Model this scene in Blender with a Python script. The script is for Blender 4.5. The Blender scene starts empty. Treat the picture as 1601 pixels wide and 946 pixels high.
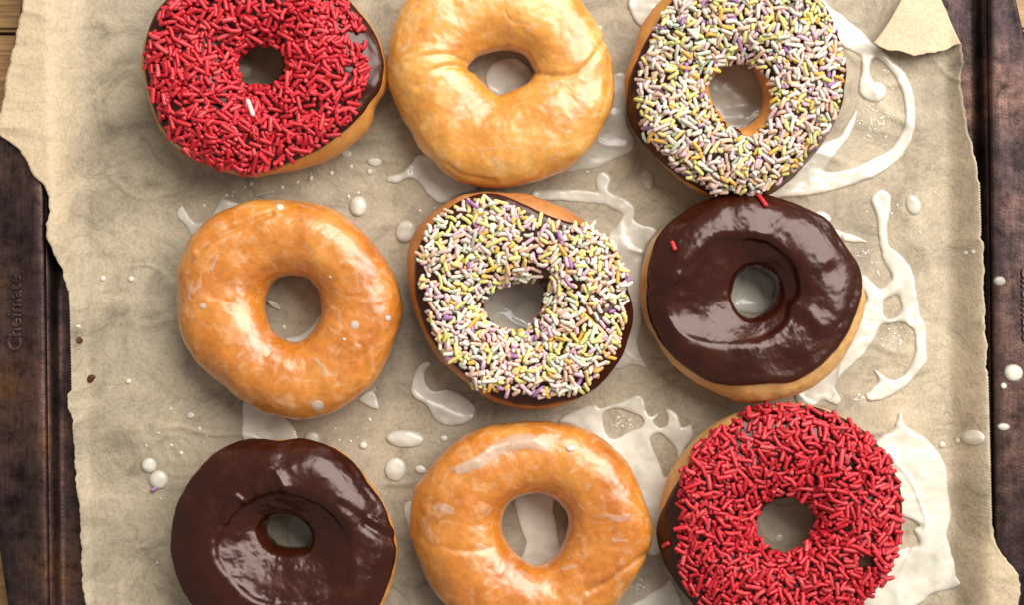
import bpy, bmesh, math, random
import numpy as np
from mathutils import Vector, Matrix
from mathutils.bvhtree import BVHTree

# ------------------------------------------------------------------ camera, light, exposure
S = 0.00026                      # metres per photo pixel on the paper
W = 1601 * S
LENS = 50.0
D = W * LENS / 36.0              # camera height over the paper
scene = bpy.context.scene
C = scene.collection
cam_d = bpy.data.cameras.new('camera'); cam = bpy.data.objects.new('camera', cam_d); C.objects.link(cam)
cam.location = (0, 0, D); cam.rotation_euler = (0, 0, 0)
cam_d.lens = LENS; cam_d.sensor_width = 36; cam_d.clip_start = 0.01; cam_d.clip_end = 50
scene.camera = cam

world = bpy.data.worlds.new('World'); scene.world = world; world.use_nodes = True
bg = world.node_tree.nodes['Background']
bg.inputs[0].default_value = (1.0, 0.95, 0.87, 1); bg.inputs[1].default_value = 0.31

def area(name, loc, target, sx, sy, power, col):
    l = bpy.data.lights.new(name, 'AREA'); l.shape = 'RECTANGLE'; l.size = sx; l.size_y = sy
    l.energy = power; l.color = col
    o = bpy.data.objects.new(name, l); C.objects.link(o); o.location = loc
    o.rotation_euler = (Vector(target) - Vector(loc)).to_track_quat('-Z', 'Y').to_euler()
    return o
area('window_light', (0.54, 0.64, 0.92), (0.05, 0.0, 0), 1.45, 1.0, 34.5, (1.0, 0.97, 0.905))

vs = scene.view_settings
vs.view_transform = 'Standard'; vs.look = 'None'; vs.gamma = 1.0; vs.use_curve_mapping = False
vs.exposure = 0.06

# ------------------------------------------------------------------ helpers
random.seed(7)
RNG = np.random.default_rng(11)
TAB = RNG.random((32, 32, 32)) * 2 - 1
def vnoise(P):
    P = np.asarray(P, float); i = np.floor(P).astype(int); f = P - i; f = f * f * (3 - 2 * f)
    out = 0
    for a in (0, 1):
        for b in (0, 1):
            for c in (0, 1):
                w = (f[..., 0] if a else 1 - f[..., 0]) * (f[..., 1] if b else 1 - f[..., 1]) * (f[..., 2] if c else 1 - f[..., 2])
                out = out + w * TAB[(i[..., 0] + a) % 32, (i[..., 1] + b) % 32, (i[..., 2] + c) % 32]
    return out
def fbm(P, o=3):
    s = 0; a = 1.0
    for k in range(o): s = s + a * vnoise(P * 2.03 ** k + 7.3 * k); a *= 0.5
    return s
def noise2(x, y, freq, seed=0.0, o=3):
    return fbm(np.stack([x * freq, y * freq, np.full_like(x, seed)], -1), o)
def sstep(a, b, x):
    t = np.clip((x - a) / (b - a), 0, 1); return t * t * (3 - 2 * t)

def unproj(px, py, z):           # photo pixel seen at height z -> world XY
    k = S * (D - z) / D
    return (np.asarray(px, float) - 800.5) * k, (473.0 - np.asarray(py, float)) * k
def proj(x, y, z):
    k = S * (D - z) / D
    return x / k + 800.5, 473.0 - y / k

def catmull(pts, sub=6, closed=True):
    P = np.array(pts, float); n = len(P); out = []
    rngi = range(n if closed else n - 1)
    for i in rngi:
        if closed: p0, p1, p2, p3 = P[i - 1], P[i], P[(i + 1) % n], P[(i + 2) % n]
        else: p0, p1, p2, p3 = P[max(i - 1, 0)], P[i], P[i + 1], P[min(i + 2, n - 1)]
        for k in range(sub):
            t = k / sub
            out.append(0.5 * (2 * p1 + (p2 - p0) * t + (2 * p0 - 5 * p1 + 4 * p2 - p3) * t * t + (3 * p1 - p0 - 3 * p2 + p3) * t ** 3))
    if not closed: out.append(P[-1])
    return np.array(out)
def seg_dist(X, Y, a, b):
    d = b - a; L = d @ d + 1e-12
    t = np.clip(((X - a[0]) * d[0] + (Y - a[1]) * d[1]) / L, 0, 1)
    return np.hypot(X - a[0] - t * d[0], Y - a[1] - t * d[1]), t
def poly_sdf(X, Y, P):           # negative inside
    dm = np.full(X.shape, 1e9); ins = np.zeros(X.shape, bool); n = len(P)
    for i in range(n):
        a, b = P[i], P[(i + 1) % n]
        d, _ = seg_dist(X, Y, a, b); dm = np.minimum(dm, d)
        if a[1] != b[1]:
            c = ((a[1] > Y) != (b[1] > Y)) & (X < (b[0] - a[0]) * (Y - a[1]) / (b[1] - a[1]) + a[0]); ins ^= c
    return np.where(ins, -dm, dm)
def line_dist(X, Y, pts):
    P = catmull(pts, 5, False); dm = np.full(X.shape, 1e9)
    for i in range(len(P) - 1): dm = np.minimum(dm, seg_dist(X, Y, P[i, :2], P[i + 1, :2])[0])
    return dm
def stroke_sdf(X, Y, pts):
    P = catmull(pts, 4, False) if len(pts) > 1 else np.array(pts * 2, float)
    dm = np.full(X.shape, 1e9)
    for i in range(len(P) - 1):
        d, t = seg_dist(X, Y, P[i, :2], P[i + 1, :2])
        dm = np.minimum(dm, d - (P[i, 2] * (1 - t) + P[i + 1, 2] * t))
    return dm
def smin(a, b, k):
    h = np.clip(0.5 + 0.5 * (b - a) / k, 0, 1)
    return b * (1 - h) + a * h - k * h * (1 - h)

def mesh(name, V, F, mat=None, origin=(0, 0, 0), smooth=True):
    me = bpy.data.meshes.new(name)
    me.from_pydata((np.asarray(V, float) - np.asarray(origin, float)).tolist(), [], F if isinstance(F, list) else F.tolist())
    if mat: me.materials.append(mat)
    if smooth: me.polygons.foreach_set('use_smooth', [True] * len(me.polygons))
    me.update(); return me
def link(name, me, parent=None, loc=(0, 0, 0)):
    o = bpy.data.objects.new(name, me); C.objects.link(o); o.location = loc
    if parent: o.parent = parent
    return o
def tag(o, label=None, cat=None, group=None, kind=None):
    if label: o['label'] = label
    if cat: o['category'] = cat
    if group: o['group'] = group
    if kind: o['kind'] = kind
    return o
def fattr(me, name, vals):
    a = me.attributes.new(name, 'FLOAT', 'POINT'); a.data.foreach_set('value', np.asarray(vals, np.float32))
def grid_faces(n, m, wrap_n=False, wrap_m=False):
    i = np.arange(n if wrap_n else n - 1); j = np.arange(m if wrap_m else m - 1)
    I, J = np.meshgrid(i, j, indexing='ij'); I2 = (I + 1) % n; J2 = (J + 1) % m
    return np.stack([I * m + J, I2 * m + J, I2 * m + J2, I * m + J2], -1).reshape(-1, 4)

# ------------------------------------------------------------------ materials
class Mat:
    def __init__(s, name):
        s.m = bpy.data.materials.new(name); s.m.use_nodes = True; s.t = s.m.node_tree
        s.b = s.t.nodes['Principled BSDF']; s.tc = None
    def n(s, typ, **kw):
        nd = s.t.nodes.new(typ)
        for k, v in kw.items():
            if k.startswith('i_'): nd.inputs[k[2:].replace('_', ' ')].default_value = v
            else: setattr(nd, k, v)
        return nd
    def l(s, a, b): s.t.links.new(a, b)
    def coord(s, scale=(1, 1, 1)):
        if not s.tc: s.tc = s.n('ShaderNodeTexCoord')
        mp = s.n('ShaderNodeMapping'); mp.inputs['Scale'].default_value = scale
        s.l(s.tc.outputs['Object'], mp.inputs[0]); return mp.outputs[0]
    def noise(s, scale, detail=4, rough=0.55, stretch=(1, 1, 1), dist=0.0):
        nd = s.n('ShaderNodeTexNoise'); nd.inputs['Scale'].default_value = scale
        nd.inputs['Detail'].default_value = detail; nd.inputs['Roughness'].default_value = rough
        nd.inputs['Distortion'].default_value = dist
        s.l(s.coord(stretch), nd.inputs['Vector']); return nd.outputs[0]
    def ramp(s, fac, stops):
        r = s.n('ShaderNodeValToRGB'); e = r.color_ramp.elements
        while len(e) < len(stops): e.new(0.5)
        for el, (p, c) in zip(e, stops):
            el.position = p; el.color = (*c, 1) if isinstance(c, tuple) else (c, c, c, 1)
        s.l(fac, r.inputs[0]); return r.outputs[0]
    def mix(s, fac, a, b, mode='MIX'):
        m = s.n('ShaderNodeMix', data_type='RGBA', blend_type=mode)
        for v, i in ((fac, 0), (a, 6), (b, 7)):
            if hasattr(v, 'is_output'): s.l(v, m.inputs[i])
            elif isinstance(v, tuple): m.inputs[i].default_value = (*v, 1)
            else: m.inputs[i].default_value = v
        return m.outputs[2]
    def math(s, op, a, b=0.0):
        m = s.n('ShaderNodeMath', operation=op)
        for v, i in ((a, 0), (b, 1)):
            if hasattr(v, 'is_output'): s.l(v, m.inputs[i])
            else: m.inputs[i].default_value = v
        return m.outputs[0]
    def attr(s, name):
        a = s.n('ShaderNodeAttribute'); a.attribute_name = name; return a.outputs['Fac']
    def bump(s, h, strength, dist, prev=None):
        b = s.n('ShaderNodeBump'); b.inputs['Strength'].default_value = strength; b.inputs['Distance'].default_value = dist
        s.l(h, b.inputs['Height'])
        if prev is not None: s.l(prev, b.inputs['Normal'])
        return b.outputs[0]
    def set(s, **kw):
        for k, v in kw.items():
            i = s.b.inputs[k.replace('_', ' ')]
            if hasattr(v, 'is_output'): s.l(v, i)
            elif isinstance(v, tuple) and len(v) == 3 and i.type == 'RGBA': i.default_value = (*v, 1)
            else: i.default_value = v
        return s

def mat_paper():
    m = Mat('parchment')
    big = m.noise(17, 5, 0.66, dist=0.5); mid = m.noise(48, 8, 0.76, dist=0.9); fine = m.noise(800, 4, 0.7, (1.0, 0.8, 1))
    c = m.ramp(big, [(0.32, (0.27, 0.220, 0.158)), (0.48, (0.415, 0.342, 0.244)), (0.66, (0.51, 0.42, 0.295))])
    g = m.ramp(mid, [(0.34, 0.60), (0.50, 0.97), (0.68, 1.14)])
    f = m.ramp(fine, [(0.30, 0.78), (0.5, 1.0), (0.72, 1.14)])
    c = m.mix(1.0, c, g, 'MULTIPLY'); c = m.mix(1.0, c, f, 'MULTIPLY')
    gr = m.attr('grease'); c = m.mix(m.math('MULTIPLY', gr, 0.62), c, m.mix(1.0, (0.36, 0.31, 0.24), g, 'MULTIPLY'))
    dry = m.attr('dry'); c = m.mix(m.math('MULTIPLY', dry, 0.75), c, m.mix(1.0, (0.64, 0.49, 0.315), f, 'MULTIPLY'))
    cr = m.math('ABSOLUTE', m.math('SUBTRACT', m.noise(26, 3, 0.55, dist=0.3), 0.5)); fold = m.ramp(cr, [(0.0, 1.0), (0.012, 0.35), (0.05, 0.0)])
    n = m.bump(fold, 0.16, 0.0006); n = m.bump(mid, 0.5, 0.0018, n); n = m.bump(fine, 0.30, 0.0003, n)
    m.set(Base_Color=c, Roughness=0.55, Normal=n, Specular_IOR_Level=0.3); return m.m
def mat_pan(name='seasoned_steel', gain=1.0):
    m = Mat(name)
    a = m.noise(22, 5, 0.6); b = m.noise(160, 6, 0.7); sp = m.noise(1100, 3, 0.6)
    c = m.ramp(a, [(0.28, (0.015, 0.011, 0.013)), (0.44, (0.056, 0.035, 0.034)), (0.57, (0.120, 0.068, 0.056)), (0.72, (0.21, 0.088, 0.032))])
    d = m.ramp(b, [(0.30, 0.25), (0.48, 0.95), (0.7, 1.55)])
    e = m.ramp(sp, [(0.28, 0.45), (0.40, 1.0), (0.70, 1.0), (0.76, 2.4)])
    sc = m.noise(240, 4, 0.6, (5.0, 0.35, 1)); e = m.mix(1.0, e, m.ramp(sc, [(0.35, 0.72), (0.6, 1.0), (0.75, 1.35)]), 'MULTIPLY')
    c = m.mix(1.0, c, d, 'MULTIPLY'); c = m.mix(1.0, c, e, 'MULTIPLY'); c = m.mix(1.0, c, (gain, gain, gain), 'MULTIPLY')
    r = m.ramp(b, [(0.3, 0.48), (0.7, 0.38)])
    n = m.bump(b, 0.30, 0.0006); n = m.bump(sp, 0.5, 0.00018, n)
    m.set(Base_Color=c, Metallic=0.88, Roughness=r, Normal=n); return m.m
def mat_wood():
    m = Mat('oiled_wood')
    g = m.noise(18, 6, 0.65, (0.6, 9, 1), 0.8); f = m.noise(160, 4, 0.6, (0.25, 6, 1))
    c = m.ramp(g, [(0.3, (0.17, 0.085, 0.03)), (0.5, (0.34, 0.185, 0.07)), (0.7, (0.46, 0.27, 0.11))])
    c = m.mix(1.0, c, m.ramp(f, [(0.3, 0.6), (0.6, 1.1)]), 'MULTIPLY')
    m.set(Base_Color=c, Roughness=0.5, Normal=m.bump(f, 0.3, 0.0005)); return m.m
def mat_dough(name, lo, midc, hi, pale, glaze):
    m = Mat(name)
    a = m.noise(45, 4, 0.6, dist=0.4); b = m.noise(330, 5, 0.65); w = m.noise(95, 6, 0.62, dist=1.6)
    c = m.ramp(a, [(0.28, lo), (0.5, midc), (0.74, hi)])
    c = m.mix(1.0, c, m.ramp(b, [(0.3, 0.82), (0.55, 1.0), (0.75, 1.07)]), 'MULTIPLY')
    c = m.mix(m.attr('pale'), c, pale)
    c = m.mix(m.attr('brown'), c, tuple(x * y for x, y in zip(lo, (0.62, 0.45, 0.4))))
    if glaze > 0:
        film = m.ramp(w, [(0.52, 0.0), (0.62, 0.32), (0.72, 0.70)])
        c = m.mix(m.math('MULTIPLY', film, glaze), c, (0.86, 0.70, 0.50))
        thin = m.noise(210, 5, 0.7, dist=2.2)
        n = m.bump(w, 0.28, 0.0011); n = m.bump(thin, 0.22, 0.0004, n)
        m.set(Base_Color=c, Roughness=0.42, Normal=m.bump(b, 0.2, 0.0003), Coat_Weight=1.0, Coat_Roughness=0.22, Coat_IOR=1.55)
        m.set(Coat_Normal=n)
        m.set(Subsurface_Weight=0.22, Subsurface_Radius=(0.005, 0.0022, 0.0008), Subsurface_Scale=0.6)
    else:
        m.set(Base_Color=c, Roughness=0.5, Normal=m.bump(b, 0.35, 0.0004), Coat_Weight=0.25, Coat_Roughness=0.3)
        m.set(Subsurface_Weight=0.15, Subsurface_Radius=(0.004, 0.0018, 0.0007), Subsurface_Scale=0.6)
    return m.m
def mat_choc():
    m = Mat('chocolate_icing')
    a = m.noise(70, 4, 0.6, dist=0.5); f = m.noise(420, 4, 0.6)
    c = m.ramp(a, [(0.3, (0.023, 0.0038, 0.0013)), (0.55, (0.034, 0.0060, 0.0021)), (0.75, (0.046, 0.0088, 0.0031))])
    n = m.bump(a, 0.12, 0.0012); n = m.bump(f, 0.04, 0.0002, n)
    m.set(Base_Color=c, Roughness=m.ramp(a, [(0.3, 0.20), (0.7, 0.33)]), Specular_IOR_Level=0.54, Specular_Tint=(1.0, 0.84, 0.80), Normal=n,
          Coat_Weight=0.0, Coat_Roughness=0.20); return m.m
def mat_glaze():
    m = Mat('sugar_glaze')
    a = m.noise(120, 4, 0.6)
    c = m.ramp(a, [(0.3, (0.66, 0.61, 0.515)), (0.7, (0.77, 0.72, 0.63))])
    n = m.bump(a, 0.12, 0.0008)
    m.set(Base_Color=c, Roughness=0.22, Alpha=m.attr('opacity'), Normal=n, Coat_Weight=0.4, Coat_Roughness=0.08); return m.m
def mat_sprinkle(name, col, rough=0.46):
    m = Mat(name)
    oi = m.n('ShaderNodeObjectInfo')
    v = m.ramp(oi.outputs['Random'], [(0.0, 0.74), (1.0, 1.04)])
    f = m.noise(1500, 3, 0.6)
    c = m.mix(1.0, col, v, 'MULTIPLY'); c = m.mix(1.0, c, m.ramp(f, [(0.3, 0.86), (0.7, 1.06)]), 'MULTIPLY')
    m.set(Base_Color=c, Roughness=rough, Normal=m.bump(f, 0.25, 0.0002)); return m.m
def mat_plain(name, col, rough):
    m = Mat(name); f = m.noise(800, 3)
    m.set(Base_Color=m.mix(1.0, col, m.ramp(f, [(0.3, 0.7), (0.7, 1.15)]), 'MULTIPLY'), Roughness=rough); return m.m

M_PAPER, M_PAN, M_WOOD, M_CHOC, M_GLAZE = mat_paper(), mat_pan(), mat_wood(), mat_choc(), mat_glaze()
M_WORN_LIT = mat_pan('worn_lit_steel', 1.5)  # raised letters: wear plus the light they catch, both in the base colour
M_CRUMB = mat_plain('dark_crumb', (0.075, 0.018, 0.008), 0.45)

# ------------------------------------------------------------------ table
table = tag(link('table', None), kind='structure')
pb = bmesh.new(); bmesh.ops.create_cube(pb, size=1.0)
for v in pb.verts: v.co = Vector((v.co.x * 1.3, v.co.y * 0.1185, v.co.z * 0.024))
bmesh.ops.bevel(pb, geom=pb.edges[:], offset=0.0015, segments=2, affect='EDGES')
pm = bpy.data.meshes.new('plank'); pb.to_mesh(pm); pb.free(); pm.materials.append(M_WOOD)
for i in range(-4, 5):
    link('plank', pm, table, (0.02 * (i % 3), 0.12 * i + 0.05, -0.0135))

# ------------------------------------------------------------------ baking sheet
PCX, PCY, PA, PB, PH = 810.0, 462.0, 721.0, 625.0, 0.0100
PROT = math.radians(0.65)
def pan_local(X, Y):
    x = X / S - (PCX - 800.5); y = Y / S - (473.0 - PCY); c, s = math.cos(PROT), math.sin(PROT)
    return x * c + y * s, -x * s + y * c
def rrect(a, b, r, n=14, side=60):
    pts = []
    for (cx, cy, a0) in ((a - r, b - r, 0), (-a + r, b - r, 90), (-a + r, -b + r, 180), (a - r, -b + r, 270)):
        for k in range(n + 1):
            t = math.radians(a0 + 90 * k / n); pts.append((cx + r * math.cos(t), cy + r * math.sin(t)))
        nxt = {0: (-a + r, b), 90: (-a, -b + r), 180: (a - r, -b), 270: (a, b - r)}[a0]
        p = pts[-1]
        for k in range(1, side): pts.append((p[0] + (nxt[0] - p[0]) * k / side, p[1] + (nxt[1] - p[1]) * k / side))
    return np.array(pts)
def pan_world(P, z):
    c, s = math.cos(PROT), math.sin(PROT)
    return np.stack([(P[:, 0] * c - P[:, 1] * s) * S, (P[:, 0] * s + P[:, 1] * c) * S, np.full(len(P), z) if np.isscalar(z) else z], -1)
def outer_ring(f, shrink=0):
    P = rrect(PA + 12, PB + 12, 70).copy(); ay = np.abs(P[:, 1])
    wside = np.where(P[:, 0] < 0, np.where(P[:, 1] > 0, np.clip(66 - (ay - 250) * 0.20, 14, 80), np.clip(68 - (ay - 378) * 0.135, 30, 80)), np.where(P[:, 1] > 0, np.clip(49 - (ay - 387) * 0.21, 22, 80), np.clip(70 - (ay - 430) * 0.13, 40, 80))) - shrink
    ex = np.clip((np.abs(P[:, 0]) - (PA - 58)) / 70, 0, 1); ey = np.clip((ay - (PB - 58)) / 70, 0, 1)
    P[:, 0] += np.sign(P[:, 0]) * ex * wside * f; P[:, 1] += np.sign(P[:, 1]) * ey * (32 - shrink) * f
    return P
pan_o = ((PCX - 800.5) * S, (473.0 - PCY) * S, 0)
pan = tag(link('baking_sheet', None, None, pan_o), 'dark seasoned metal baking sheet with wide stamped side handles under the parchment', 'baking sheet')
def loft(rings, fill=False):
    V = np.concatenate(rings); n = len(rings[0]); F = grid_faces(len(rings), n, False, True).tolist()
    if fill: F.append(list(range(n)))
    return V, F
rb = [pan_world(rrect(PA - 30, PB - 30, 60) * f, 0.0) for f in (0.02, 0.3, 0.6, 0.85)]
rb += [pan_world(rrect(PA - d, PB - d, 60), z) for d, z in ((30, 0), (10, 0.0), (4, 0.0005), (1, 0.0016), (-2, 0.0035), (-6, 0.0080))]
V, F = loft(rb, True)
base_o = link('pan_base', mesh('pan_base', V, F, M_PAN), pan)
rr = [pan_world(rrect(PA + 6, PB + 6, 62), 0.0080), pan_world(rrect(PA + 8, PB + 8, 64), 0.0094), pan_world(rrect(PA + 12, PB + 12, 70), PH)]
rr += [pan_world(outer_ring(f), PH + 0.0002 * math.sin(f * 9)) for f in (0.15, 0.35, 0.6, 0.85)]
rr += [pan_world(outer_ring(0.96), PH + 0.0004), pan_world(outer_ring(1.0), PH + 0.0001), pan_world(outer_ring(1.0), PH - 0.0022)]
V, F = loft(rr)
rim_o = link('rim', mesh('rim', V, F, M_PAN), pan)
for o in (base_o, rim_o):
    sm = o.modifiers.new('thickness', 'SOLIDIFY'); sm.thickness = 0.0008; sm.offset = -1
def emboss(px, py, rot):
    cu = bpy.data.curves.new('lettering', 'FONT'); cu.body = 'Chefmate'; cu.size = 0.0078; cu.extrude = 0.00035
    cu.bevel_depth = 0.00018; cu.bevel_resolution = 2; cu.align_x = 'CENTER'; cu.space_character = 1.0
    t = bpy.data.objects.new('lettering_curve', cu); C.objects.link(t); bpy.context.view_layer.update()
    me = bpy.data.meshes.new_from_object(t.evaluated_get(bpy.context.evaluated_depsgraph_get()))
    w = t.dimensions.x; bpy.data.objects.remove(t); me.materials.clear(); me.materials.append(M_WORN_LIT); me.name = 'lettering'
    x, y = unproj(px, py, PH)
    o = link('lettering', me, pan, (float(x) - pan_o[0], float(y) - pan_o[1], PH + 0.0002))
    k = 118 * S / w; o.scale = (k, k, 1); o.rotation_euler = (0, 0, rot); return o
tag(emboss(33, 489, math.radians(90.6)), 'raised maker lettering stamped along the left handle')
tag(emboss(1598, 474, math.radians(-89.4)), 'raised maker lettering on the right handle, mostly outside the picture')

# ------------------------------------------------------------------ parchment paper
def paper_z(X, Y):
    xl, yl = pan_local(X, Y); ax = np.abs(xl)
    z = 0.0108 * sstep(668, 722, ax)
    und = 0.00045 * (noise2(X, Y, 22, 3.1) + 0.6) + 0.00016 * noise2(X, Y, 95, 9.2) + 0.0007 * np.clip(noise2(X * 0.4, Y * 1.6, 60, 5.5), 0, 1)
    r = np.abs(noise2(X, Y, 34, 1.7, 2)); und = und + 0.0006 * np.exp(-(r / 0.07) ** 2)
    return 0.0007 + z + np.clip(und, 0, 1)
def on(px, py, zf):              # point of the surface zf seen at a photo pixel
    z = np.zeros_like(np.asarray(px, float))
    for _ in range(6):
        x, y = unproj(px, py, z); z = 0.5 * z + 0.5 * zf(x, y) if _ < 5 else zf(x, y)
    x, y = unproj(px, py, z); return x, y, z
LE = [(-140, 72), (-60, 52), (0, 35), (60, 24), (110, 13), (160, 4), (190, -4), (205, -6), (212, 0), (222, 14), (235, 33), (250, 41), (270, 50), (288, 68), (305, 76), (330, 76), (350, 72), (372, 73),
      (385, 79), (402, 88), (420, 98), (435, 102), (450, 107), (480, 109), (560, 111), (610, 112), (616, 106), (640, 106), (655, 112), (700, 116), (760, 121), (800, 125), (850, 127), (900, 129), (930, 131), (960, 137), (1100, 142)]
RE = [(-140, 1418), (-40, 1455), (0, 1471), (40, 1488), (66, 1501), (85, 1507), (100, 1506), (112, 1504), (140, 1503), (165, 1507), (190, 1511), (215, 1516), (240, 1524), (262, 1528), (290, 1532), (360, 1534), (372, 1533), (378, 1537), (430, 1540),
      (470, 1538), (480, 1541), (500, 1539), (530, 1542), (560, 1544), (575, 1541), (585, 1545), (700, 1548), (820, 1551), (842, 1556), (858, 1559), (872, 1571), (885, 1583), (897, 1591), (915, 1597), (930, 1595), (946, 1592), (1000, 1588), (1100, 1585)]
NR, NC = 520, 190
rows = np.linspace(-130, 1085, NR)
xl = np.interp(rows, *zip(*LE)); xr = np.interp(rows, *zip(*RE))
zig = np.where(np.arange(NR) % 2 == 0, 1.1, -1.1)
jag = 2.6 * noise2(rows, rows * 0, 0.10, 2.0, 3)
xl = xl + np.where((rows > 455) & (rows < 612), zig * 0.6, jag * 0.8); xr = xr + np.where(((rows > 285) & (rows < 370)) | ((rows > 590) & (rows < 815)), zig * 0.8, jag * 0.8)
u = np.linspace(0, 1, NC); u = u - 0.5 * np.sin(2 * np.pi * u) / (2 * np.pi) * 0.9
PX = xl[:, None] + (xr - xl)[:, None] * u[None, :]; PY = np.repeat(rows[:, None], NC, 1)
X, Y, Z = on(PX, PY, paper_z)
paper = link('parchment_paper', None)
tag(paper, 'crinkled tan parchment paper lining the baking sheet beneath the doughnuts', 'parchment paper')
pme = mesh('sheet', np.stack([X, Y, Z], -1).reshape(-1, 3), grid_faces(NR, NC), M_PAPER)
DCENT = [(405, 118, 190), (783, 118, 180), (1150, 130, 175), (452, 483, 180), (810, 470, 178), (1174, 467, 178), (445, 850, 180), (832, 832, 190), (1218, 818, 190)]
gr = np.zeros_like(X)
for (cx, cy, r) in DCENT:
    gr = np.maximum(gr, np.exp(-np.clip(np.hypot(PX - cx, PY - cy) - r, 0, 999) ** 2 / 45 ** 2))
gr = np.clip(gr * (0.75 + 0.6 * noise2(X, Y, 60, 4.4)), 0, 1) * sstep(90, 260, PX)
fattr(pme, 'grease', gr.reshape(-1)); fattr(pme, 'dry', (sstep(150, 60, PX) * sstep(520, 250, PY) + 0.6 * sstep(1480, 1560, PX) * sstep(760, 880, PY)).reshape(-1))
sheet = link('sheet', pme, paper); sd = sheet.modifiers.new('thickness', 'SOLIDIFY'); sd.thickness = 0.00012; sd.offset = -1
# folded-over corner, top right: fold line on its right, torn free edge below
nu, nv = 40, 40
fold = catmull([(1455, -40), (1472, 0), (1488, 38), (1502, 69)], 13, False)[:nu]
free = catmull([(1432, -40), (1409, 0), (1387, 38), (1366, 68)], 13, False)[:nu]
T, TT = np.meshgrid(np.linspace(0, 1, nv), np.linspace(0, 1, nu))
FP = fold[:, None, :] * (1 - T)[..., None] + free[:, None, :] * T[..., None]
FP[..., 1] += 17 * np.sin(np.pi * (1 - T) ** 0.9) * TT ** 3 - TT ** 3 + 3.0 * noise2(T, T * 0, 11.0, 0.7) * TT ** 8
LIFT = 0.0006 + 0.0068 * np.sin(np.pi * np.minimum(1, T * 0.62 + 0.03)) * (0.55 + 0.45 * TT) + 0.0005 * noise2(T, TT, 4.0, 2.2, 1)
x, y, z = on(FP[..., 0], FP[..., 1], lambda a, b: paper_z(a, b) + LIFT)
FV = np.stack([x, y, z], -1).reshape(-1, 3)
fme = mesh('folded_corner', FV, grid_faces(nu, nv), M_PAPER); fattr(fme, 'grease', np.zeros(nu * nv)); fattr(fme, 'dry', np.ones(nu * nv))
fo = link('folded_corner', fme, paper); sd = fo.modifiers.new('thickness', 'SOLIDIFY'); sd.thickness = 0.00012
tag(fo, 'folded-over paper corner with torn edge')

# ------------------------------------------------------------------ glaze puddles, drops and patches
def puddle(name, polys=(), strokes=(), holes=(), H=0.0009, w=7.0, op=(0.75, 0.95), zf=paper_z, g=1.7, wob=1.2, mat=None, parent=None, seed=1.0, k=5.0, hstrokes=()):
    pts = np.concatenate([np.array(p, float)[:, :2] for p in polys] + [np.array(s, float)[:, :2] for s in strokes])
    rad = max([q[2] for s in strokes for q in s] + [0])
    x0, y0 = pts.min(0) - rad - 8; x1, y1 = pts.max(0) + rad + 8
    gx, gy = np.arange(x0, x1, g), np.arange(y0, y1, g)
    GX, GY = np.meshgrid(gx, gy, indexing='ij'); d = None
    for p in polys:
        e = poly_sdf(GX, GY, catmull(p, 5)); d = e if d is None else smin(d, e, k)
    for s in strokes:
        e = stroke_sdf(GX, GY, [tuple(q) for q in s]); d = e if d is None else smin(d, e, k)
    for p in holes: d = -smin(-d, poly_sdf(GX, GY, catmull(p, 5)), 3.0)
    d = d + wob * noise2(GX, GY, 0.06, seed, 3)
    dgx, dgy = np.gradient(d, g); gl = np.hypot(dgx, dgy) + 1e-6
    ins = d < 0
    cell = ins[:-1, :-1] | ins[1:, :-1] | ins[1:, 1:] | ins[:-1, 1:]
    used = np.zeros(d.shape, bool)
    used[:-1, :-1] |= cell; used[1:, :-1] |= cell; used[1:, 1:] |= cell; used[:-1, 1:] |= cell
    out = used & ~ins; st = np.clip(d / gl, 0, 2.0 * g)
    GX = np.where(out, GX - dgx / gl * st, GX); GY = np.where(out, GY - dgy / gl * st, GY)
    dep = np.clip(-d / w, 0, 1); prof = np.sqrt(np.clip(1 - (1 - dep) ** 2, 0, 1)); prof = np.where(out, 0, prof)
    idx = np.full(d.shape, -1); idx[used] = np.arange(used.sum())
    I, J = np.nonzero(cell)
    F = np.stack([idx[I, J], idx[I + 1, J], idx[I + 1, J + 1], idx[I, J + 1]], -1)
    ux, uy, up = GX[used], GY[used], prof[used]
    r = on(ux, uy, zf) if not isinstance(zf, BVHTree) else hit_many(zf, ux, uy)
    z = r[2] + up * H * (1 + 0.25 * noise2(ux, uy, 0.05, seed + 4, 2)) - 0.00008 + 0.00012 * (up > 0)
    V = np.stack([r[0], r[1], z], -1); V = V[:, :]
    o0 = (float(V[:, 0].mean()), float(V[:, 1].mean()), float(V[:, 2].min()))
    if parent: o0 = tuple(parent.location)
    me = mesh(name, V, F[:, ::-1], mat or M_GLAZE, o0)
    patch = 0.5 + 0.5 * noise2(ux, uy, 0.035, seed + 9, 3)
    fattr(me, 'opacity', np.clip(op[0] * 0.7 + (min(0.97, op[1] + 0.10 if op[1] > 0.5 else op[1]) - op[0] * 0.7) * np.clip(up ** 1.5 * (0.50 + 0.85 * patch), 0, 1), 0, 1))
    return link(name, me, parent, o0 if not parent else (0, 0, 0))
CAM = Vector((0, 0, D))
def hit(bvh, px, py):
    x, y = unproj(px, py, 0.0); dr = (Vector((float(x), float(y), 0)) - CAM).normalized()
    return bvh.ray_cast(CAM, dr)
def hit_many(bvh, px, py):
    out = []
    for a, b in zip(px, py):
        l, n, i, dd = hit(bvh, a, b)
        if l is None: x, y = unproj(a, b, 0.013); l = (float(x), float(y), 0.010)
        out.append((l[0], l[1], l[2]))
    out = np.array(out); return out[:, 0], out[:, 1], out[:, 2]
def ell(cx, cy, rx, ry, rot=0, n=10):
    c, s = math.cos(rot), math.sin(rot)
    return [(cx + rx * math.cos(t) * c - ry * math.sin(t) * s, cy + rx * math.cos(t) * s + ry * math.sin(t) * c) for t in [2 * math.pi * k / n for k in range(n)]]

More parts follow.
